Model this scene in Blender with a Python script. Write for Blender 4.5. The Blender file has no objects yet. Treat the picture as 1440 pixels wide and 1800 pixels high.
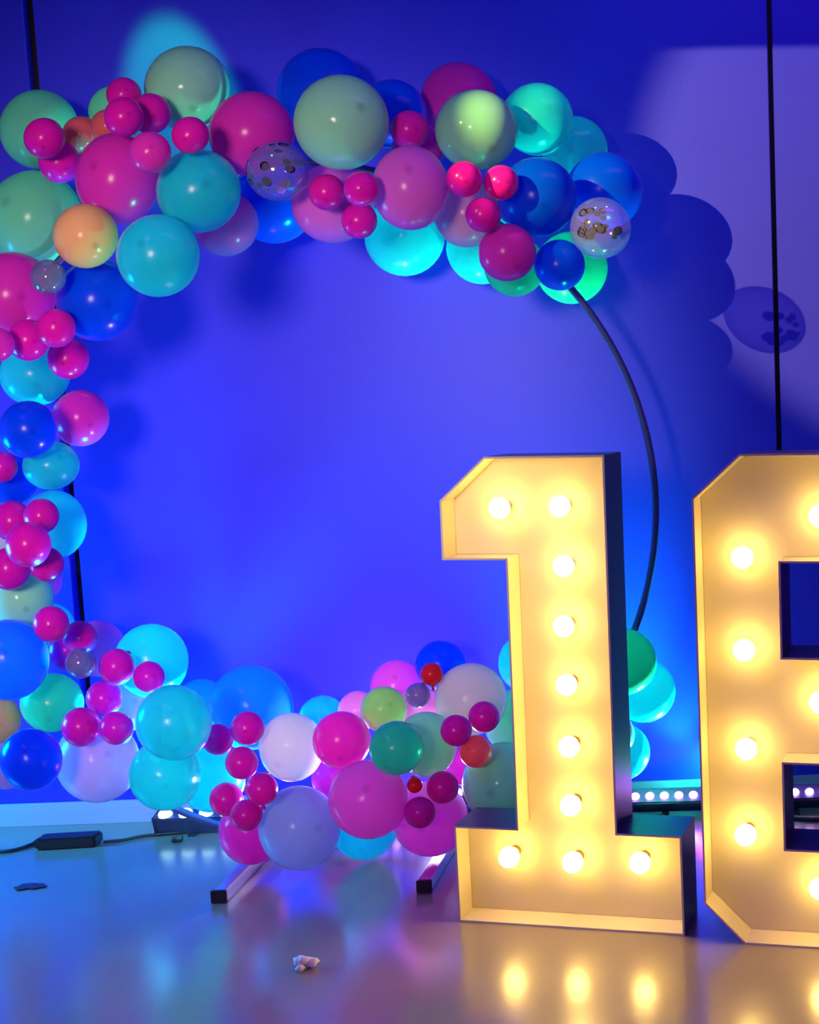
import bpy, bmesh, math, random
from mathutils import Vector, Matrix, noise
from mathutils.geometry import tessellate_polygon
random.seed(7)
SC = bpy.context.scene
COL = SC.collection

# ------------------------------------------------------------------ camera
FPX, PX, PY, EYE = 2020.0, 1339.0, 890.0, 1.35
PITCH, ROLL, YAW = math.atan(203 / 2020.0), 0.025, 0.034
UPV = Vector((0, 0, 1))
F0 = Vector((math.sin(YAW), math.cos(YAW), 0)); R0 = Vector((math.cos(YAW), -math.sin(YAW), 0))
CF = F0 * math.cos(PITCH) - UPV * math.sin(PITCH)
CU = UPV * math.cos(PITCH) + F0 * math.sin(PITCH)
CR = R0 * math.cos(ROLL) - CU * math.sin(ROLL)
CV = CU * math.cos(ROLL) + R0 * math.sin(ROLL)
CAM = Vector((0, 0, EYE))
cd = bpy.data.cameras.new('camera'); cam = bpy.data.objects.new('camera', cd); COL.objects.link(cam)
cd.sensor_fit = 'VERTICAL'; cd.sensor_height = 24.0; cd.lens = FPX / 1800 * 24.0
# the photograph is the left-hand part of a wider frame, so the lens axis lies right of the middle
cd.shift_x = -(PX - 720) / 1800.0
cd.shift_y = (PY - 900) / 1800.0
cd.clip_start = 0.05; cd.clip_end = 60
m = Matrix((CR, CV, -CF)).transposed().to_4x4(); m.translation = CAM
cam.matrix_world = m
SC.camera = cam

def ray(x, y): return CF + CR * ((x - PX) / FPX) - CV * ((y - PY) / FPX)
def on_y(x, y, Y): d = ray(x, y); return CAM + d * (Y / d.y)
def on_z(x, y, z=0.0): d = ray(x, y); return CAM + d * ((z - EYE) / d.z)

# ------------------------------------------------------------------ world, lamps, exposure
SC.view_settings.view_transform = 'Standard'; SC.view_settings.look = 'None'
SC.view_settings.gamma = 1.0; SC.view_settings.use_curve_mapping = False
SC.view_settings.exposure = 0.0
w = bpy.data.worlds.new('world'); SC.world = w; w.use_nodes = True
w.node_tree.nodes['Background'].inputs[0].default_value = (0.42, 0.13, 0.66, 1)
w.node_tree.nodes['Background'].inputs[1].default_value = 0.40

def aim(o, loc, target):
    o.location = loc
    o.rotation_euler = (Vector(target) - Vector(loc)).to_track_quat('-Z', 'Y').to_euler()
def lamp(name, kind, loc, target, power, col, **kw):
    l = bpy.data.lights.new(name, kind); l.energy = power; l.color = col
    for k, v in kw.items(): setattr(l, k, v)
    o = bpy.data.objects.new(name, l); COL.objects.link(o); aim(o, loc, target); return o

# added fill spot just behind the camera, brightening the balloons from the front
lamp('front_fill', 'SPOT', (-1.25, -0.5, 1.75), (-1.47, 3.4, 1.28), 450, (1.0, 0.74, 0.62), spot_size=math.radians(36), spot_blend=0.45, shadow_soft_size=0.40)
# added unseen area lights, tinting wall, floor and balloons blue and cyan
lamp('blue_fill', 'AREA', (0.1, 2.4, 3.4), (-0.8, 3.72, 1.1), 14, (0.28, 0.03, 1.0), shape='RECTANGLE', size=2.2, size_y=0.3)
lamp('floor_fill', 'AREA', (-2.3, 1.6, 3.4), (-2.0, 2.0, 0), 36, (0.26, 0.02, 1.0), shape='RECTANGLE', size=1.8, size_y=0.3)
lamp('cyan_fill', 'AREA', (-3.1, 3.2, 0.75), (-1.6, 3.0, 0.0), 52, (0.0, 0.42, 1.0), shape='RECTANGLE', size=0.5, size_y=0.5)
# small cyan spot under the ceiling, its pool on the wall half hidden behind the topmost mint balloon
lamp('cyan_spot', 'SPOT', (-1.80, 2.90, 3.45), on_y(316, 186, 3.72), 650, (0.0, 1.0, 0.06), spot_size=math.radians(16), spot_blend=0.6, shadow_soft_size=0.02)
# white spot high at the left, cut off above by an added unseen beam, lighting the upper right of the wall
lamp('white_spot', 'SPOT', (-2.2, 0.8, 2.7), (0.80, 3.72, 1.95), 1200, (1.0, 0.80, 0.18), spot_size=math.radians(25), spot_blend=0.35, shadow_soft_size=0.012)

# ------------------------------------------------------------------ materials
def principled(name, col, rough=0.5, metal=0.0, spec=0.5, **kw):
    mt = bpy.data.materials.new(name); mt.use_nodes = True
    b = mt.node_tree.nodes['Principled BSDF']
    b.inputs['Base Color'].default_value = (*col, 1); b.inputs['Roughness'].default_value = rough
    b.inputs['Metallic'].default_value = metal; b.inputs['Specular IOR Level'].default_value = spec
    for k, v in kw.items(): b.inputs[k].default_value = v
    return mt
def vary(mt, c1, c2, scale, rough=None, bump=0.0, bscale=60):
    nt = mt.node_tree; b = nt.nodes['Principled BSDF']
    tc = nt.nodes.new('ShaderNodeTexCoord')
    n = nt.nodes.new('ShaderNodeTexNoise'); n.inputs['Scale'].default_value = scale; n.inputs['Detail'].default_value = 5
    nt.links.new(tc.outputs['Object'], n.inputs['Vector'])
    r = nt.nodes.new('ShaderNodeValToRGB'); r.color_ramp.elements[0].position = 0.2; r.color_ramp.elements[1].position = 0.8
    r.color_ramp.elements[0].color = (*c1, 1); r.color_ramp.elements[1].color = (*c2, 1)
    nt.links.new(n.outputs['Fac'], r.inputs[0]); nt.links.new(r.outputs[0], b.inputs['Base Color'])
    if rough:
        mr = nt.nodes.new('ShaderNodeMapRange'); mr.inputs[3].default_value = rough[0]; mr.inputs[4].default_value = rough[1]
        nt.links.new(n.outputs['Fac'], mr.inputs[0]); nt.links.new(mr.outputs[0], b.inputs['Roughness'])
    if bump:
        n2 = nt.nodes.new('ShaderNodeTexNoise'); n2.inputs['Scale'].default_value = bscale; n2.inputs['Detail'].default_value = 4
        nt.links.new(tc.outputs['Object'], n2.inputs['Vector'])
        bp = nt.nodes.new('ShaderNodeBump'); bp.inputs['Strength'].default_value = bump; bp.inputs['Distance'].default_value = 0.01
        nt.links.new(n2.outputs['Fac'], bp.inputs['Height']); nt.links.new(bp.outputs[0], b.inputs['Normal'])
    return mt
def emit(name, col, s):
    mt = bpy.data.materials.new(name); mt.use_nodes = True; nt = mt.node_tree; nt.nodes.clear()
    e = nt.nodes.new('ShaderNodeEmission'); e.inputs[0].default_value = (*col, 1); e.inputs[1].default_value = s
    o = nt.nodes.new('ShaderNodeOutputMaterial'); nt.links.new(e.outputs[0], o.inputs[0]); return mt

M = {}
M['wall'] = vary(principled('wall_panel_paint', (.043, .038, .72), 0.42, spec=0.2), (.041, .036, .70), (.045, .040, .75), 1.6, bump=0.05, bscale=160)
M['joint'] = principled('joint_black', (.004, .004, .006), 0.6)
M['base'] = principled('baseboard_paint', (.42, .46, .66), 0.35)
M['floor'] = vary(principled('polished_concrete', (.3, .3, .3), 0.24, spec=0.6, IOR=2.2), (.23, .19, .14), (.30, .25, .19), 2.2, rough=(0.17, 0.25), bump=0.03, bscale=30)
M['ceil'] = principled('ceiling_paint', (.3, .28, .5), 0.8)
M['cream'] = vary(principled('cream_sign_paint', (.68, .62, .40), 0.5, spec=0.3), (.66, .60, .38), (.71, .65, .43), 3.0)
M['signout'] = principled('dark_sign_side_paint', (.085, .075, .16), 0.35)
M['metal'] = principled('brushed_steel', (.62, .62, .66), 0.35, metal=1.0)
M['ringm'] = principled('ring_tube_metal', (.035, .05, .22), 0.45, metal=0.0, spec=0.4)
M['dark'] = principled('black_plastic', (.012, .012, .016), 0.4)
M['blk2'] = principled('dark_housing', (.03, .03, .10), 0.35)
M['bulb'] = emit('lit_bulb', (1.0, 0.62, 0.15), 24.0)
M['led'] = emit('led_violet_white', (0.80, 0.38, 1.0), 22)
M['ledc'] = emit('led_cyan_white', (0.5, 0.95, 1.0), 3.2)
M['socket'] = principled('socket_brown', (.25, .14, .06), 0.5)
M['paper'] = principled('white_scrap', (.85, .80, .72), 0.6)
M['scrap'] = principled('dark_scrap', (.03, .02, .05), 0.5)
M['foilp'] = principled('confetti_foil', (.006, .002, .03), 0.8, spec=0.1)
M['foils'] = principled('confetti_silver', (.9, .85, .95), 0.15, metal=1.0)

def latex(name, col, trans=0.35, gloss=0.055, rough=0.22, tcol=None):
    mt = bpy.data.materials.new('latex_' + name); mt.use_nodes = True; nt = mt.node_tree; nt.nodes.clear()
    N, L = nt.nodes.new, nt.links.new
    at = N('ShaderNodeAttribute'); at.attribute_name = 'tip'
    tc = N('ShaderNodeTexCoord'); no = N('ShaderNodeTexNoise'); no.inputs['Scale'].default_value = 9
    L(tc.outputs['Object'], no.inputs['Vector'])
    mr = N('ShaderNodeMapRange'); mr.inputs[3].default_value = 0.92; mr.inputs[4].default_value = 1.05
    L(no.outputs['Fac'], mr.inputs[0])
    sc = N('ShaderNodeVectorMath'); sc.operation = 'SCALE'; sc.inputs[0].default_value = col
    L(mr.outputs[0], sc.inputs['Scale'])
    mx = N('ShaderNodeMix'); mx.data_type = 'RGBA'; L(at.outputs['Fac'], mx.inputs[0])
    L(sc.outputs[0], mx.inputs[6]); mx.inputs[7].default_value = (*[c * 0.6 for c in col], 1)
    d = N('ShaderNodeBsdfDiffuse'); t = N('ShaderNodeBsdfTranslucent'); g = N('ShaderNodeBsdfGlossy')
    L(mx.outputs[2], d.inputs[0]); t.inputs[0].default_value = (*(tcol or col), 1)
    g.inputs['Roughness'].default_value = rough
    a = N('ShaderNodeMixShader'); a.inputs[0].default_value = trans; L(d.outputs[0], a.inputs[1]); L(t.outputs[0], a.inputs[2])
    fr = N('ShaderNodeFresnel'); fr.inputs[0].default_value = 1.28
    b = N('ShaderNodeMixShader'); L(fr.outputs[0], b.inputs[0]); L(a.outputs[0], b.inputs[1]); L(g.outputs[0], b.inputs[2])
    o = N('ShaderNodeOutputMaterial'); L(b.outputs[0], o.inputs[0]); return mt
def clear(name, tint, alpha):
    mt = bpy.data.materials.new('clear_latex_' + name); mt.use_nodes = True; nt = mt.node_tree; nt.nodes.clear()
    N, L = nt.nodes.new, nt.links.new
    t = N('ShaderNodeBsdfTransparent'); t.inputs[0].default_value = (*tint, 1)
    d = N('ShaderNodeBsdfDiffuse'); d.inputs[0].default_value = (*tint, 1)
    g = N('ShaderNodeBsdfGlossy'); g.inputs['Roughness'].default_value = 0.08
    a = N('ShaderNodeMixShader'); a.inputs[0].default_value = alpha; L(t.outputs[0], a.inputs[1]); L(d.outputs[0], a.inputs[2])
    lw = N('ShaderNodeLayerWeight'); lw.inputs[0].default_value = 0.35
    mm = N('ShaderNodeMath'); mm.operation = 'MULTIPLY_ADD'; mm.inputs[1].default_value = .38; mm.inputs[2].default_value = .03; L(lw.outputs['Facing'], mm.inputs[0])
    b = N('ShaderNodeMixShader'); L(mm.outputs[0], b.inputs[0]); L(a.outputs[0], b.inputs[1]); L(g.outputs[0], b.inputs[2])
    o = N('ShaderNodeOutputMaterial'); L(b.outputs[0], o.inputs[0]); return mt

LX = {
 'mint':  latex('mint', (.20, .82, .50), .45),
 'pearl': latex('pearly_mint', (.34, .90, .56), 0.30, rough=0.12),
 'aqua':  latex('aqua', (.02, .90, .92), 0.62),
 'green': latex('sea_green', (.03, .74, .38), .5, tcol=(.15, 1, .7)),
 'olive': latex('soft_olive', (.42, .80, .26), .45),
 'mag':   latex('magenta', (.90, .010, .50), 0.35),
 'hot':   latex('fuchsia', (.95, .04, .60), 0.45),
 'pink':  latex('rose_pink', (.98, .18, .78), 0.45),
 'blush': latex('blush_pink', (.98, .42, .76), 0.5),
 'blue':  latex('royal_blue', (.0, .09, 1.0), 0.45),
 'azure': latex('azure', (.01, .36, 1.0), 0.55),
 'peach': latex('peach', (.98, .52, .22), 0.3),
 'coral': latex('coral', (.98, .18, .22), 0.45),
 'red':   latex('red', (.95, .02, .05), 0.45),
 'lilac': latex('pale_lilac', (.50, .70, 1.0), 0.5),
 'white': latex('pearl_white', (.86, .80, .74), 0.45),
 'clear': clear('smoky', (.36, .36, .60), 0.3),
 'conf':  clear('confetti', (.66, .60, .95), 0.10),
}

# ------------------------------------------------------------------ helpers
def link(name, me, mat=None, parent=None, loc=None):
    o = bpy.data.objects.new(name, me); COL.objects.link(o)
    if me is not None and mat is not None and len(me.materials) == 0:
        for q in (mat if isinstance(mat, (list, tuple)) else [mat]): me.materials.append(q)
    if parent: o.parent = parent
    if loc is not None: o.location = loc
    return o
def tag(o, label=None, cat=None, group=None, kind=None):
    if label: o['label'] = label
    if cat: o['category'] = cat
    if group: o['group'] = group
    if kind: o['kind'] = kind
    return o
def to_mesh(bm, name, smooth=False):
    bmesh.ops.recalc_face_normals(bm, faces=bm.faces)
    me = bpy.data.meshes.new(name); bm.to_mesh(me); bm.free()
    if smooth:
        for p in me.polygons: p.use_smooth = True
    return me
def box(bm, x0, x1, y0, y1, z0, z1, bev=0.0, mat=None):
    r = bmesh.ops.create_cube(bm, size=1)
    for v in r['verts']:
        v.co = Vector(((x0 + x1) / 2 + v.co.x * (x1 - x0), (y0 + y1) / 2 + v.co.y * (y1 - y0), (z0 + z1) / 2 + v.co.z * (z1 - z0)))
    if mat is not None:
        for v in r['verts']: v.co = mat @ v.co
    if bev > 0:
        ed = list({e for v in r['verts'] for e in v.link_edges})
        bmesh.ops.bevel(bm, geom=ed, offset=bev, segments=2, affect='EDGES')
def bxm(name, *a, **k):
    bm = bmesh.new(); box(bm, *a, **k); return to_mesh(bm, name)
def tube(bm, pts, r, seg=10, closed=False):
    pts = [Vector(p) for p in pts]; n = len(pts); rings = []
    for i, p in enumerate(pts):
        a = pts[(i - 1) % n] if (closed or i > 0) else p; b = pts[(i + 1) % n] if (closed or i < n - 1) else p
        t = (b - a).normalized(); u = t.cross(Vector((0, 0, 1)) if abs(t.z) < .9 else Vector((0, 1, 0))).normalized(); v = t.cross(u)
        if closed: u = Vector((0, 1, 0)); v = t.cross(u)
        rr = r(i / (n - 1)) if callable(r) else r
        rings.append([bm.verts.new(p + (u * math.cos(k * 2 * math.pi / seg) + v * math.sin(k * 2 * math.pi / seg)) * rr) for k in range(seg)])
    for i in range(n if closed else n - 1):
        A, B = rings[i], rings[(i + 1) % n]
        for k in range(seg): bm.faces.new((A[k], A[(k + 1) % seg], B[(k + 1) % seg], B[k]))
    if not closed: bm.faces.new(rings[0][::-1]); bm.faces.new(rings[-1])
def smooth_path(P, n=8):
    P = [Vector(p) for p in P]; out = []
    for i in range(len(P) - 1):
        p0, p1, p2, p3 = P[max(i - 1, 0)], P[i], P[i + 1], P[min(i + 2, len(P) - 1)]
        for k in range(n):
            t = k / n; out.append(0.5 * ((2 * p1) + (p2 - p0) * t + (2 * p0 - 5 * p1 + 4 * p2 - p3) * t * t + (3 * p1 - p0 - 3 * p2 + p3) * t ** 3))
    out.append(P[-1]); return out

# ------------------------------------------------------------------ the setting
WY = 3.72                                   # face of the panelled wall
fl = link('floor', bxm('floor', -6, 6, -4, WY + .12, -.06, 0), M['floor']); tag(fl, kind='structure')
wb = link('wall_back', bxm('wall_back', -6, 6, WY + .035, WY + .12, 0, 3.6), M['joint']); tag(wb, kind='structure')
JL, JR = -2.076, 0.189
edges = [(-4.34, JL - .016), (JL + .014, JR - .008), (JR + .008, 2.45), (2.466, 4.7)]
for a, b in edges:
    link('panel', bxm('panel', a, b, WY, WY + .034, 0.0, 3.6, bev=.002), M['wall'], wb)
bb = None
bm = bmesh.new()
box(bm, -4.34, 4.7, WY - .014, WY - .001, 0, .072, bev=.002); box(bm, -4.34, 4.7, WY - .02, WY - .015, 0, .05, bev=.001)
bb = link('baseboard_back', to_mesh(bm, 'baseboard'), M['base']); tag(bb, kind='structure')
cl = link('ceiling', bxm('ceiling', -6, 6, -1.0, WY + .12, 3.6, 3.66), M['ceil']); tag(cl, kind='structure')
bm = bmesh.new(); box(bm, -6, 6, 2.20, 2.26, 2.565, 3.6, bev=.002)  # unseen beam, added to give the white spot's pool a sharp top edge
cb = link('spot_cutoff_1', to_mesh(bm, 'cutoff_beam'), M['ceil']); tag(cb, kind='structure')

# ------------------------------------------------------------------ marquee numerals
def offset_poly(P, d):
    n = len(P); out = []
    for i in range(n):
        a, b, c = Vector(P[i - 1]), Vector(P[i]), Vector(P[(i + 1) % n])
        e1 = (b - a).normalized(); e2 = (c - b).normalized()
        n1 = Vector((-e1.y, e1.x)); n2 = Vector((-e2.y, e2.x))
        bis = (n1 + n2).normalized(); out.append(tuple(b + bis * (d / max(bis.dot(n1), .2))))
    return out
def ring_wall(bm, outer, inner, y0, y1, inner_cream=True):
    # outer: dark side, inner: cream side; polygons wound the same way
    n = len(outer)
    V = lambda p, y: bm.verts.new((p[0], y, p[1]))
    of = [V(p, y0) for p in outer]; ob = [V(p, y1) for p in outer]; nf = [V(p, y0) for p in inner]; nb = [V(p, y1) for p in inner]
    for i in range(n):
        j = (i + 1) % n
        bm.faces.new((of[i], of[j], ob[j], ob[i])).material_index = 1
        bm.faces.new((nf[i], nb[i], nb[j], nf[j])).material_index = 0
        bm.faces.new((of[i], nf[i], nf[j], of[j])).material_index = 0
        bm.faces.new((ob[i], ob[j], nb[j], nb[i])).material_index = 1
def slab(bm, polys, y0, y1, mi=0):
    flat = [p for q in polys for p in q]
    tris = tessellate_polygon([[Vector((p[0], p[1], 0)) for p in q] for q in polys])
    f = [bm.verts.new((p[0], y0, p[1])) for p in flat]; b = [bm.verts.new((p[0], y1, p[1])) for p in flat]
    for t in tris:
        bm.faces.new([f[i] for i in t]).material_index = mi; bm.faces.new([b[i] for i in t][::-1]).material_index = 1
    k = 0
    for q in polys:
        for i in range(len(q)):
            j = (i + 1) % len(q); bm.faces.new((f[k + i], f[k + j], b[k + j], b[k + i])).material_index = mi
        k += len(q)
DEPTH, REC, TH = 0.135, 0.072, 0.005
UD = (on_z(1203, 1645) - on_z(807, 1620)); UD.z = 0; UD.normalize()
ANG = math.atan2(UD.y, UD.x)
def bulb_mesh():
    bm = bmesh.new(); prof = [(0, -.027), (.012, -.0245), (.0215, -.0165), (.0268, -.004), (.0262, .007), (.021, .0165), (.0135, .024), (.0115, .030), (0, .030)]
    seg = 20; rings = []
    for r, y in prof:
        rings.append([bm.verts.new((r * math.cos(k * 2 * math.pi / seg), y, r * math.sin(k * 2 * math.pi / seg))) for k in range(seg)] if r > 0 else [bm.verts.new((0, y, 0))])
    for a, b in zip(rings, rings[1:]):
        for k in range(seg):
            if len(a) == 1: bm.faces.new((a[0], b[k], b[(k + 1) % seg]))
            elif len(b) == 1: bm.faces.new((a[k], a[(k + 1) % seg], b[0]))
            else: bm.faces.new((a[k], a[(k + 1) % seg], b[(k + 1) % seg], b[k]))
    return to_mesh(bm, 'bulb', True)
BULB = bulb_mesh()
bm = bmesh.new(); bmesh.ops.create_cone(bm, cap_ends=True, segments=16, radius1=.016, radius2=.0135, depth=.016, matrix=Matrix.Rotation(-math.pi / 2, 4, 'X'))
SOCK = to_mesh(bm, 'socket')
def numeral(name, label, origin, outer, holes, bulbs, dust=0):
    t = link(name, None); t.location = origin; t.rotation_euler = (0, 0, ANG)
    tag(t, label, 'sign', 'marquee light numerals')
    bm = bmesh.new(); inner = offset_poly(outer, TH); ring_wall(bm, outer, inner, 0, DEPTH)
    link('side_wall', to_mesh(bm, 'side_wall'), [M['cream'], M['signout']], t)
    hin = []
    for h in holes:
        bm = bmesh.new(); hi = offset_poly(h, -TH); ring_wall(bm, h, hi, 0, DEPTH); hin.append(hi)
        link('opening_wall', to_mesh(bm, 'opening_wall'), [M['cream'], M['signout']], t)
    bm = bmesh.new(); slab(bm, [offset_poly(inner, .0008)] + [offset_poly(h, -.0008) for h in hin], REC, REC + .006)
    link('back_panel', to_mesh(bm, 'back_panel'), [M['cream'], M['signout']], t)
    # bulbs: where the photograph shows them, on a plane 3.5 cm in front of the back panel
    for (u, z) in bulbs:
        b = link('bulb', BULB, M['bulb'], t, (u, REC - .0465, z))
        link('socket', SOCK, M['socket'], b, (0, .0375, 0))
    return t
def sign_local(origin, x, y, dep):
    n = Vector((-UD.y, UD.x, 0)); d = ray(x, y); q = origin + n * dep - CAM
    P = CAM + d * (q.dot(n) / d.dot(n)); return ((P - origin).dot(UD), P.z)
O1 = on_z(807, 1620)
one = [(0, 0), (.603, 0), (.603, .257), (.437, .257), (.441, 1.205), (.131, 1.205), (.008, 1.097), (.006, .947), (.176, .947), (.170, .257), (0, .257)]
b1 = [sign_local(O1, x, y, REC - .047) for x, y in [(878, 893), (984, 890), (991, 995), (991, 1101), (996, 1204), (1000, 1313), (1003, 1416), (895, 1507), (1007, 1516), (1125, 1517)]]
numeral('marquee_numeral', 'large cream light-up numeral 1 with round bulbs, standing in front of the arch', O1, one, [], b1)
O8 = on_z(1310, 1660)
eight = [(0, 0), (.403, 0), (.503, .098), (.503, 1.100), (.384, 1.204), (.018, 1.204), (-.100, 1.100), (-.100, .098)]
hole = lambda x0, x1, z0, z1: [(x0, z0), (x1, z0), (x1, z1), (x0, z1)]
b8 = [sign_local(O8, x, y, REC - .047) for x, y in [(1305, 980), (1308, 1143), (1312, 1317), (1311, 1468)]]
c8 = [sign_local(O8, x, y, REC - .047) for x, y in [(1442, 907), (1442, 1235), (1442, 1562)]]
b8 += [(.403 - u, z) for u, z in b8] + c8
numeral('marquee_numeral', 'large cream light-up numeral 8 with bulbs, cut off by the right edge', O8, eight,
        [hole(.110, .293, .719, .945), hole(.107, .296, .247, .458)], b8)

# ------------------------------------------------------------------ arch frame
RY = 3.40
rc = Vector((-1.197, RY, 1.030)); RR = 0.999
fr = link('arch_frame', None); fr.location = (rc.x, RY, 0)
tag(fr, 'large bare metal ring frame with flat feet carrying the balloon arch', 'arch frame')
bm = bmesh.new(); tube(bm, [(RR * math.cos(a), 0, rc.z + RR * math.sin(a)) for a in [i * 2 * math.pi / 128 for i in range(128)]], .0105, 12, closed=True)
link('ring', to_mesh(bm, 'ring', True), M['ringm'], fr)
for px in ((385, 1588), (746, 1570)):
    q = on_z(*px)
    xx = q.x - rc.x
    f_ = link('foot', bxm('foot', xx - .019, xx + .019, q.y - RY + .008, .13, .0, .034, bev=.003), M['metal'], fr)
    link('end_cap', bxm('end_cap', xx - .021, xx + .021, q.y - RY - .002, q.y - RY + .0085, -.0, .036, bev=.002), M['dark'], f_)
    bz = rc.z - math.sqrt(RR ** 2 - xx ** 2)
    link('upright', bxm('upright', xx - .012, xx + .012, -.012, .012, .035, bz - .008, bev=.002), M['metal'], fr)

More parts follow.
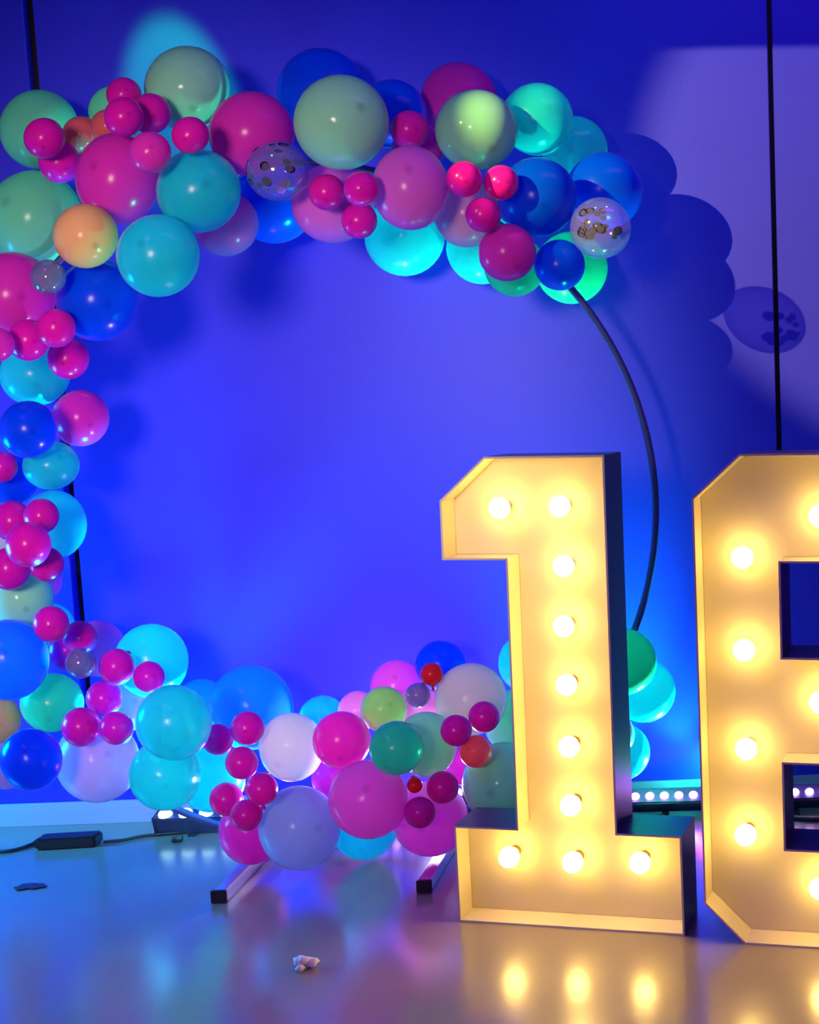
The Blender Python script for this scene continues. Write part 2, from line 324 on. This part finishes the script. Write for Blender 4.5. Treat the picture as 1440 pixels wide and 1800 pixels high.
# ------------------------------------------------------------------ balloons
# centre x, y and radius in the photograph, colour, layer (0 at the back .. 4 at the front), label
T = [
 (70,228,70,'mint',0,'big dull mint balloon at the far upper left, partly behind small magenta ones'),
 (200,195,44,'mint',1,'mostly hidden mint balloon peeking out left of the big top pearly one',),
 (330,156,75,'pearl',2,'big mint balloon topmost in the arch, under the cyan glow on the wall'),
 (565,162,77,'blue',0,'big royal blue balloon behind the top of the large glinting pearly mint one'),
 (690,201,61,'blue',0,'royal blue balloon between the two pearly mint balloons at the top'),
 (807,178,68,'hot',0,'dull fuchsia balloon rising behind the right-hand pearly mint balloon'),
 (443,236,75,'hot',1,'large fuchsia balloon right of the topmost mint one, behind the confetti balloon'),
 (208,315,74,'hot',2,'large fuchsia balloon in the upper left bend, right above the peach one',82),
 (350,336,74,'aqua',3,'large pale aqua balloon under the small magenta ones left of the fuchsia one'),
 (279,450,73,'aqua',3,'large cyan balloon at the inner upper left bend, beside the peach one'),
 (398,394,57,'pink',0,'pink balloon mostly hidden, below the pale aqua balloon at the inner edge'),
 (483,354,75,'blue',0,'royal blue balloon hanging below the big confetti balloon'),
 (601,216,84,'pearl',3,'largest pearly mint balloon in the arch top, with two bright glints'),
 (838,229,73,'pearl',3,'pearly pale green balloon over the magenta trio at the right of the arch top',71),
 (586,358,73,'pink',1,'violet-pink balloon behind the magenta trio below the largest pearly one',70),
 (722,331,68,'pink',3,'light pink oval balloon in front in the middle of the arch top',75),
 (712,415,71,'aqua',0,'cyan balloon hanging below the light pink oval balloon in the arch top'),
 (822,376,60,'blush',1,'blush pink balloon behind the right-hand magenta trio'),
 (848,437,63,'aqua',0,'cyan balloon partly behind the pink one near the arch tip'),
 (905,468,54,'green',0,'small slice of green balloon lowest below the pink one near the arch tip'),
 (945,210,64,'aqua',1,'teal balloon at the upper right end, behind the pearly pale green one'),
 (1010,263,59,'aqua',0,'aqua balloon showing behind the teal one at the upper right end'),
 (735,262,46,'hot',1,'fuchsia balloon squeezed above the light pink oval one'),
 (945,347,70,'blue',2,'large royal blue balloon at the arch end, right of the magenta trio'),
 (1063,336,68,'blue',1,'large royal blue balloon farthest right in the arch top'),
 (892,444,51,'hot',3,'bright pink balloon in front at the lower edge of the arch end'),
 (984,466,45,'blue',3,'smaller royal blue balloon where the bare ring leaves the balloons'),
 (1005,471,64,'green',0,'green balloon behind the smaller blue one where the bare ring begins'),
 (720,228,34,'mag',2,'small magenta balloon above the light pink oval one',),
 (575,338,32,'mag',3,'small magenta balloon, left one of the trio under the largest pearly one'),
 (635,332,31,'mag',4,'small magenta balloon, right one of the trio under the largest pearly one'),
 (632,388,32,'mag',3,'small magenta balloon, bottom one of the trio under the largest pearly one'),
 (816,315,32,'mag',4,'small magenta balloon, left one of the trio under the pale green one'),
 (881,321,31,'mag',4,'small magenta balloon, right one of the trio under the pale green one'),
 (849,378,31,'mag',4,'small magenta balloon, bottom one of the trio under the pale green one'),
 (218,167,31,'mag',2,'small magenta balloon, topmost of the group left of the topmost mint one'),
 (218,206,35,'mag',3,'small magenta balloon in the middle of the upper left group'),
 (265,200,36,'mag',3,'small magenta balloon touching the left side of the topmost mint one'),
 (190,222,30,'coral',2,'small coral balloon with a bright edge in the upper left group'),
 (143,238,34,'coral',2,'small coral balloon between the two magenta groups at the upper left'),
 (335,238,33,'mag',3,'small magenta balloon below the topmost mint one'),
 (264,268,37,'hot',3,'small violet balloon lit purple, below the upper left magenta group'),
 (78,243,36,'mag',3,'small magenta balloon in front of the dull mint one at far upper left'),
 (105,285,37,'mag',3,'small magenta balloon below its twin at the far upper left'),
 (62,385,85,'mint',1,'large dull teal balloon at the left edge, left of the peach one'),
 (151,415,57,'peach',4,'peach balloon in the upper left bend of the arch'),
 (172,528,72,'blue',2,'large royal blue balloon below the peach one at the left'),
 (22,520,77,'hot',2,'large dull fuchsia balloon at the left edge beside the big blue one'),
 (50,598,37,'mag',3,'small magenta balloon below the large dull fuchsia one at the left edge'),
 (99,577,34,'mag',2,'small violet-magenta balloon against the lower left of the big blue one'),
 (120,630,37,'mag',3,'small magenta balloon above the rose pink one at the inner left edge'),
 (-4,606,30,'hot',3,'bright pink balloon cut by the left edge beside the small magenta row'),
 (62,658,62,'aqua',1,'teal balloon behind the small magenta ones in the left column',56),
 (142,735,50,'hot',2,'rose pink balloon sticking out farthest from the left column'),
 (50,755,51,'blue',3,'dark blue balloon left of the rose pink one in the left column'),
 (90,818,50,'aqua',2,'cyan balloon below the rose pink one in the left column',43),
 (4,821,27,'mag',3,'small magenta balloon cut by the left edge below the dark blue one'),
 (22,842,46,'blue',1,'blue balloon peeking out between magenta balloons in the left column'),
 (96,922,57,'aqua',1,'large aqua balloon in front of the black wall joint in the left column',61),
 (22,916,36,'mag',3,'small magenta balloon at the left edge, top of the group of five'),
 (73,907,31,'mag',3,'small magenta balloon, top right of the group of five on aqua'),
 (50,957,40,'mag',4,'small magenta balloon in the middle of the group of five'),
 (16,1000,38,'mag',3,'small magenta balloon at lower left of the group of five'),
 (82,992,31,'mag',3,'small magenta balloon at lower right of the group of five'),
 (-8,950,36,'white',1,'white balloon just showing at the left edge amid the magenta group'),
 (38,1052,56,'pearl',1,'pale mint balloon under the magenta group of five in the left column'),
 (80,1022,30,'pink',0,'sliver of pink balloon beside the pale mint one in the left column'),
 (90,1102,42,'aqua',0,'aqua balloon rim behind the small magenta one near the joint foot'),
 (90,1097,32,'mag',3,'small magenta balloon, upper left of the trio over the smoky clear one'),
 (141,1121,30,'mag',2,'small magenta balloon, right one of the trio over the smoky clear one'),
 (118,1144,34,'mag',2,'small magenta balloon, lowest of the trio beside the smoky clear one'),
 (15,1160,72,'azure',2,'large azure blue balloon at the lower left edge'),
 (92,1235,56,'green',3,'sea green balloon in front at the lower left, above the dark blue one',52),
 (-4,1264,42,'peach',3,'salmon peach balloon cut by the lower left edge'),
 (55,1335,55,'blue',4,'dark blue balloon lowest at the left, above the baseboard'),
 (10,1335,52,'blush',2,'blush pink balloon behind the dark blue one at lower left'),
 (142,1166,27,'clear',4,'small smoky clear balloon beside the sea green one at lower left'),
 (205,1172,32,'mag',4,'small magenta balloon left one of the pair on the big cyan balloon'),
 (262,1190,28,'mag',4,'small magenta balloon right one of the pair on the big cyan balloon'),
 (183,1228,32,'mag',4,'small magenta balloon topmost of the trio above the pink-lilac one'),
 (143,1278,35,'mag',2,'small magenta balloon left one of the trio above the pink-lilac one'),
 (205,1280,30,'mag',4,'small magenta balloon right one of the trio above the pink-lilac one'),
 (172,1337,74,'blush',2,'large pink-lilac balloon low at the left, above the power adapter'),
 (222,1238,48,'blush',1,'pale pink balloon behind the magenta trio at the lower left'),
 (172,1140,50,'pink',0,'glowing pink balloon behind the lower left magenta trio'),
 (267,1161,65,'aqua',2,'large aqua balloon topmost at the lower left, in front of the wall'),
 (306,1270,67,'aqua',3,'glowing bright cyan balloon above the left light bar'),
 (290,1362,63,'aqua',2,'glowing cyan balloon right behind the left light bar'),
 (372,1368,60,'aqua',1,'blue-cyan glowing balloon right of the left light bar'),
 (355,1242,49,'azure',0,'azure balloon peeking between the cyan one and the big azure one'),
 (442,1243,75,'azure',1,'large azure blue balloon above the magenta trio in the lower garland'),
 (383,1300,28,'mag',3,'small magenta balloon, left one of the trio below the big azure one'),
 (435,1280,30,'mag',4,'small dark magenta balloon, right one of the trio below the big azure one'),
 (425,1341,29,'mag',4,'small magenta balloon, bottom one of the trio below the big azure one'),
 (398,1405,30,'mag',3,'small magenta balloon, left one of the trio over the lowest violet one'),
 (460,1387,29,'mag',4,'small magenta balloon, right one of the trio over the lowest violet one'),
 (433,1433,28,'mag',3,'small magenta balloon, bottom one of the trio over the lowest violet one'),
 (442,1482,56,'hot',1,'glowing violet-magenta balloon lowest, above the left foot of the frame',58),
 (513,1313,57,'white',2,'pearly white balloon left of the round magenta-pink one, lower garland',61),
 (568,1265,43,'aqua',0,'cyan balloon showing above the pearly white one in the lower garland'),
 (601,1301,51,'hot',3,'round magenta-pink balloon between the pearly white and dark green ones'),
 (527,1455,72,'lilac',2,'large blue-lilac balloon low in the garland, between the frame feet',75),
 (640,1452,60,'aqua',0,'cyan balloon bottom showing below the big rose balloon in the lower garland'),
 (648,1405,70,'pink',3,'large rose pink balloon below the dark green one in the lower garland'),
 (590,1368,42,'hot',0,'magenta balloon seen in the gap between white and rose balloons'),
 (698,1207,47,'pink',0,'violet-pink balloon behind the soft olive one, lower garland'),
 (775,1170,45,'blue',0,'royal blue balloon topmost of the lower garland, behind the small red one'),
 (759,1185,20,'red',2,'tiny bright red balloon in front of the blue one, lower garland'),
 (735,1222,22,'clear',3,'tiny smoky clear balloon under the tiny red one'),
 (630,1250,36,'blush',0,'pale pink balloon peeking out left of the soft olive one'),
 (675,1247,41,'olive',2,'soft olive green balloon above the dark green one'),
 (697,1315,48,'green',4,'dark sea green balloon in front in the middle of the lower garland'),
 (750,1308,54,'pearl',2,'pale grey-green balloon right behind the dark sea green one',58),
 (735,1245,40,'blush',0,'pale pink balloon behind the tiny smoky clear one'),
 (828,1229,64,'white',1,'large pearly beige balloon left of the numeral stem'),
 (802,1284,28,'mag',3,'small magenta balloon left one of the trio on the beige balloon'),
 (851,1260,28,'mag',3,'small magenta balloon right one of the trio on the beige balloon'),
 (837,1321,29,'coral',3,'small coral balloon below the magenta pair on the beige balloon'),
 (729,1380,14,'red',4,'tiny red balloon beside the large rose pink one, lower garland'),
 (778,1384,29,'mag',3,'small magenta balloon upper right of the tiny red one'),
 (738,1428,28,'mag',4,'small magenta balloon below the tiny red one'),
 (757,1450,67,'pink',1,'large violet-pink balloon lowest, above the right foot of the frame'),
 (812,1346,34,'hot',0,'magenta-pink balloon in the gap left of the pale green one'),
 (885,1376,72,'pearl',1,'large pale green balloon right behind the foot of the numeral 1'),
 (908,1268,58,'pearl',0,'pale green balloon half hidden by the stem of the numeral 1'),
 (930,1165,54,'aqua',0,'sliver of teal balloon beside the upper stem of the numeral 1'),
 (1096,1163,59,'green',2,'green balloon at the lower end of the bare ring, behind numeral 1'),
 (1132,1214,56,'aqua',1,'turquoise balloon right of the numeral 1, at the wall side'),
 (1076,1291,40,'blush',2,'slice of pale pink balloon right of the numeral 1 stem'),
 (1092,1321,51,'aqua',1,'glowing cyan balloon right of the numeral 1, above the right light bar'),
 (490,301,57,'conf',3,'large clear balloon with dark confetti dots, below the fuchsia one',53),
 (1056,401,54,'conf',3,'clear blue-tinted confetti balloon in front of the rightmost blue one'),
 (85,487,31,'clear',4,'small smoky clear balloon beside the peach one, upper left bend'),
]
GRP = {'mag': 'small magenta balloons of the garland', 'aqua': 'aqua balloons of the garland', 'mint': 'mint balloons of the garland',
       'pearl': 'pale green balloons of the garland', 'blue': 'royal blue balloons of the garland', 'hot': 'fuchsia balloons of the garland',
       'pink': 'pink balloons of the garland', 'blush': 'pale pink balloons of the garland', 'green': 'sea green balloons of the garland',
       'azure': 'azure balloons of the garland', 'coral': 'coral balloons of the garland', 'red': 'tiny red balloons of the garland',
       'clear': 'small smoky clear balloons', 'conf': 'clear confetti balloons', 'white': 'pearly white balloons of the garland', 'peach': 'peach balloons of the garland'}
KNOT_AT = {'small magenta balloon, bottom one of the trio over the lowest violet one': 25, 'tiny bright red balloon in front of the blue one, lower garland': 275}

def balloon_mesh(r, sx, sz, rot, e, k, seg=32, rings=20):
    bm = bmesh.new(); tipl = bm.verts.layers.float.new('tip'); rows = []
    for i in range(rings + 1):
        th = math.pi * i / rings; z = math.cos(th); rr = math.sin(th)
        if z < 0: rr *= 1 - .10 * z * z; z *= 1.06
        if i == rings: z -= .02
        if i == 0: z += .012
        ring = []
        for j in range(1 if i in (0, rings) else seg):
            a = 2 * math.pi * j / seg
            p = rot @ Vector((rr * math.cos(a), rr * math.sin(a), z))
            q = Vector((p.x * r * sx, p.y * r * sx, p.z * r * sz)); v = bm.verts.new(q - e * ((1 - k) * q.dot(e))); v[tipl] = 1.0 if i == 0 else 0.0; ring.append(v)
        rows.append(ring)
    for A, B in zip(rows, rows[1:]):
        for k in range(seg):
            k2 = (k + 1) % seg
            if len(A) == 1: bm.faces.new((A[0], B[k], B[k2]))
            elif len(B) == 1: bm.faces.new((A[k], B[0], A[k2]))
            else: bm.faces.new((A[k], B[k], B[k2], A[k2]))
    return to_mesh(bm, 'balloon', True)
def knot_mesh(r):
    bm = bmesh.new(); s = .0065 + r * .03
    prof = [(.25, .3), (.55, 0), (.75, -.35), (.5, -.7), (.45, -.9), (.95, -1.5), (.85, -1.55)]
    seg = 10; rows = [[bm.verts.new((a * s * math.cos(2 * math.pi * k / seg), a * s * math.sin(2 * math.pi * k / seg), z * s)) for k in range(seg)] for a, z in prof]
    for A, B in zip(rows, rows[1:]):
        for k in range(seg): bm.faces.new((A[k], B[k], B[(k + 1) % seg], A[(k + 1) % seg]))
    bm.faces.new(rows[0]); bm.faces.new(rows[-1][::-1])
    return to_mesh(bm, 'knot', True)
KM = {}
LY = [3.56, 3.47, 3.40, 3.33, 3.26]
placed = []
order = sorted(range(len(T)), key=lambda i: (T[i][4], -T[i][2]))
for i in order:
    t = T[i]; x, y, rp, colr, lay, label = t[:6]; ry = t[6] if len(t) > 6 else rp
    Y = LY[lay]
    while True:
        P = on_y(x, y, Y); dep = (P - CAM).dot(CF); r = ry * dep / FPX
        sx = rp / ry
        ok = P.y + r * 1.02 < WY - .01
        if ok:
            for (Q, q) in placed:
                rs = r * (sx + 1) / 2
                dd = (P - Q).length
                if dd < r * 1.03 + q * 1.03 + .001: ok = False; break
        if P.z < r * 1.03: ok = False
        dx, dz = P.x - rc.x, P.z - rc.z
        if math.hypot(math.hypot(dx, dz) - RR, P.y - RY) < r * 1.13 + .011: ok = False
        for fx in (-1.40, -0.85):
            if abs(P.x - fx) < r and P.y + r > 3.03 and P.z - math.sqrt(r * r - (P.x - fx) ** 2) < .038: P.z = .040 + math.sqrt(r * r - (P.x - fx) ** 2)
        if ok or Y < 2.75: break
        Y -= .008
    P.z = max(P.z, r * 1.03)
    if not ok: print('UNPLACED', label)
    if Y < 3.0: print('near', round(Y, 2), label)
    placed.append((P, r))
    # the knot points away from the camera, toward the frame, each a little differently
    away = (P - CAM).normalized()
    ee = (CF - away * CF.dot(away)).normalized()      # these balloons are slightly oval
    if label in KNOT_AT:
        a = math.radians(KNOT_AT[label]); kd = (CR * math.cos(a) + CV * math.sin(a)).normalized()
    else:
        kd = (away + Vector((random.uniform(-.6, .6), 0, random.uniform(-.5, .8)))).normalized()
    rot = (-kd).to_track_quat('Z', 'Y').to_matrix()
    o = link('confetti_balloon' if colr == 'conf' else 'balloon', balloon_mesh(r, sx, 1.0, rot, ee, away.dot(CF) ** .85), LX[colr])
    o.location = P; tag(o, label, 'balloon', GRP.get(colr))
    key = round(r, 2)
    if key not in KM: KM[key] = knot_mesh(key)
    km = KM[key] if len(KM[key].materials) == 0 or KM[key].materials[0] == LX[colr] else KM[key].copy()
    if len(km.materials) and km.materials[0] != LX[colr]: km.materials.clear()
    kp = rot @ Vector((0, 0, -1.075 * r)); kp = Vector((kp.x * sx, kp.y * sx, kp.z)); kp -= ee * ((1 - away.dot(CF) ** .85) * kp.dot(ee))
    kn = link('knot', km, LX[colr], o, kp); kn.rotation_euler = rot.to_euler()
    if colr == 'conf':
        bmc = bmesh.new(); bmesh.ops.create_cone(bmc, cap_ends=True, segments=12, radius1=.011, radius2=.011, depth=.0006); cm = to_mesh(bmc, 'confetti')
        cm.materials.append(M['foilp']); cs = cm.copy(); cs.materials.clear(); cs.materials.append(M['foils'])
        if x < 700: spots = [(-.82, .30), (-.88, -.08), (-.78, -.3), (-.55, -.42), (-.35, -.33), (-.38, .15), (-.62, .62), (-.2, .72), (-.02, .58), (-.70, -.12), (.25, .3), (.42, .05), (-.9, .12), (.1, .8)]; sil = [(.15, -.45), (-.05, -.6), (.12, -.75), (.3, -.5)]
        else: spots = [(-.5, .45), (-.3, .5), (-.1, .42), (.05, .5), (-.55, -.05), (-.48, -.2), (-.35, -.3), (-.2, .0), (.0, -.02), (.1, -.1), (-.6, -.15), (.55, -.2), (.5, -.35), (.62, -.1), (-.25, -.1), (-.4, .15), (-.1, .1), (.15, .05)]; sil = [(-.5, -.33), (.08, .32)]
        for j, (a, b) in enumerate(spots + sil):
            f = .985; c = max(0, 1 - a * a - b * b) ** .5
            nrm = (CR * a + CV * b - away * c).normalized()
            cp = link('confetti_piece', cm if j < len(spots) else cs, None, o, (Vector((nrm.x * sx, nrm.y * sx, nrm.z)) - ee * ((1 - away.dot(CF) ** .85) * nrm.dot(ee))) * r * f)
            cp.rotation_euler = nrm.to_track_quat('Z', 'Y').to_euler()
            s = random.uniform(.7, 1.25); cp.scale = (s, s * random.uniform(.55, 1), 1)

# ------------------------------------------------------------------ light bars
def light_bar(label, P0, ang, length, n, ledm, lr, tilt, spots, hz=.05):
    t = link('light_bar', None); t.location = P0; t.rotation_euler = (0, 0, ang); tag(t, label, 'stage light', 'floor light bars')
    R = Matrix.Translation((0, 0, hz)) @ Matrix.Rotation(tilt, 4, 'X')
    bm = bmesh.new(); box(bm, 0, length, -.028, .028, -.032, .026, bev=.004, mat=R)
    for s in (0, length): box(bm, s - .004, s + .004, -.032, .032, -.036, .034, bev=.002, mat=R)
    link('housing', to_mesh(bm, 'housing'), M['blk2'], t)
    bm = bmesh.new()
    for s in (.12, length - .12):
        box(bm, s - .012, s + .012, -.045, .045, 0, .006); box(bm, s - .01, s + .01, -.006, .006, .004, .03)
    link('bracket', to_mesh(bm, 'bracket'), M['dark'], t)
    bm = bmesh.new(); bmesh.ops.create_uvsphere(bm, u_segments=14, v_segments=8, radius=lr, matrix=Matrix.Diagonal((1, 1, .8, 1))); lm = to_mesh(bm, 'lens', True)
    for k in range(n):
        l = link('led_lens', lm, ledm, t, R @ Vector((.028 + k * (length - .056) / (n - 1), -.004, .030)))
    for (lx, tgt, pw, col, sz, bl, tz) in spots:
        ld = bpy.data.lights.new('bar_lamp', 'SPOT'); ld.energy = pw; ld.color = col; ld.spot_size = math.radians(sz); ld.spot_blend = bl; ld.shadow_soft_size = .03
        lo = bpy.data.objects.new('bar_lamp', ld); COL.objects.link(lo)
        wp = t.matrix_basis @ Vector((lx, 0, tz)); aim(lo, wp, tgt)
    return t
CY = (0.0, 1.0, 0.85); BL = (0.01, 0.02, 1.0); VI = (0.32, 0.03, 1.0); GR = (0.02, 1.0, 0.55)
PL = on_z(283, 1462); PL.z = 0
light_bar('black light bar with glowing white-violet lamps on the floor at lower left', Vector((PL.x, 3.60, 0)), 0.0, .50, 8, M['ledc'], .021, math.radians(14),
  [(.10, on_y(330, 1180, 3.35), 300, CY, 90, .8, .11), (.30, on_y(560, 950, 3.72), 22, BL, 100, 1.0, .11), (.40, on_y(430, 1200, 3.4), 40, VI, 120, 1.0, .11)], hz=.036)
PRr = on_y(1103, 1400, 3.60); PRr.z = 0
light_bar('black light bar with a row of five glowing violet lamps between the numerals', PRr, -.03, .66, 14, M['led'], .0135, math.radians(40),
  [(.05, on_y(830, 480, 3.66), 110, (0.0, 1.0, 0.6), 70, 1.0, .10), (.18, on_y(1170, 1050, 3.72), 28, CY, 80, 1.0, .10), (.24, on_y(1112, 1190, 3.42), 320, GR, 90, 1.0, .10), (.3, on_y(1200, 1340, 3.72), 9, GR, 70, .4, .10), (.3, on_y(700, 900, 3.72), 18, BL, 90, 1.0, .10), (.25, on_y(1100, 1480, 3.2), 8, (.2, .02, 1.0), 120, 1.0, .09)])
PM = on_z(600, 1462); PM = Vector((-1.27, 3.65, 0))  # added bar, hidden by the garland, to light the wall and backlight balloons
light_bar('black light bar added out of sight behind the lower balloon garland', PM, 0.0, .62, 12, M['led'], .0135, 0.0,
  [(.1, on_y(520, 980, 3.72), 18, BL, 110, 1.0, .10), (.3, on_y(640, 1230, 3.3), 90, (.7, .6, 1.0), 140, 1.0, .10), (.5, on_y(1000, 1150, 3.6), 40, GR, 90, 1.0, .10)])

# ------------------------------------------------------------------ small floor things
ad = link('power_adapter', None); P0 = on_z(125, 1487); ad.location = P0; ad.rotation_euler = (0, 0, .06)
tag(ad, 'black power adapter brick lying on the floor at lower left', 'adapter')
link('case', bxm('case', -.092, .085, -.028, .028, 0, .036, bev=.006), M['dark'], ad)
link('inlet', bxm('inlet', -.104, -.0925, -.016, .016, .006, .028, bev=.003), M['dark'], ad)
def cable(pix, z, r, label):
    bm = bmesh.new(); pts = [on_z(x, y, z) for x, y in pix]; tube(bm, smooth_path(pts), r, 8)
    o = link('cable', to_mesh(bm, 'cable', True), M['dark']); tag(o, label, 'cable', 'black cables'); return o
cable([(-60, 1496), (0, 1497), (30, 1493), (62, 1482)], .006, .0055, 'black cable running from the left edge to the power adapter')
cable([(182, 1480), (215, 1477), (250, 1470), (285, 1466), (330, 1462)], .006, .005, 'black cable running from the power adapter to the left light bar')
cable([(1360, 1437), (1400, 1438), (1440, 1440), (1520, 1436)], .007, .008, 'black cable on the floor seen through the lower opening of the 8')
cable([(1108, 1452), (1128, 1440), (1152, 1438), (1170, 1432), (1150, 1447), (1125, 1452), (1118, 1456)], .008, .008, 'coiled black cable on the floor between the two numerals')
# small foot under the light bar and crumbs on the floor
bm = bmesh.new()
random.seed(3)
def blob(bm, c, s, seed):
    r = bmesh.ops.create_icosphere(bm, subdivisions=2, radius=1)
    for v in r['verts']:
        n = noise.noise(v.co * 1.7 + Vector((seed, 0, 0))); v.co = Vector((v.co.x * s[0], v.co.y * s[1], v.co.z * s[2])) * (1 + .5 * n) + Vector(c)
P = on_z(536, 1702); 
blob(bm, (-.010, .004, .012), (.013, .009, .010), 1); blob(bm, (.012, .002, .010), (.012, .010, .009), 5); blob(bm, (.0, -.004, .017), (.010, .008, .009), 9); blob(bm, (-.004, -.012, .007), (.008, .007, .006), 12)
o = link('ribbon_scrap', to_mesh(bm, 'scrap', True), M['paper']); o.location = P; o.scale = (1.3, 1.3, 1.3); tag(o, 'small crumpled white ribbon scrap alone on the floor in the foreground', 'scrap')
bm = bmesh.new(); pts = []
for k in range(40):
    a = 2 * math.pi * k / 40; q = 1 + .12 * math.sin(3 * a + 1) + .1 * math.sin(7 * a)
    pts.append((.041 * q * math.cos(a), .022 * q * math.sin(a) * (1 - .35 * math.cos(2 * a) * 0 - .25 * math.exp(-(math.cos(a) / .25) ** 2))))
slab(bm, [pts], 0, .002); bmesh.ops.rotate(bm, verts=bm.verts, cent=(0, 0, 0), matrix=Matrix.Rotation(math.pi / 2, 3, 'X'))
o = link('tape_scrap', to_mesh(bm, 'tape'), [M['scrap'], M['scrap']]); o.location = on_z(53, 1558, .003); o.location.z = .0025; tag(o, 'flat dark scrap lying on the floor at lower left', 'scrap')
bm = bmesh.new(); blob(bm, (0, 0, .010), (.020, .014, .010), 21)
o = link('rubber_puck', to_mesh(bm, 'puck', True), M['dark']); o.location = on_z(312, 1480); tag(o, 'small dark lump on the floor below the left light bar', 'scrap')
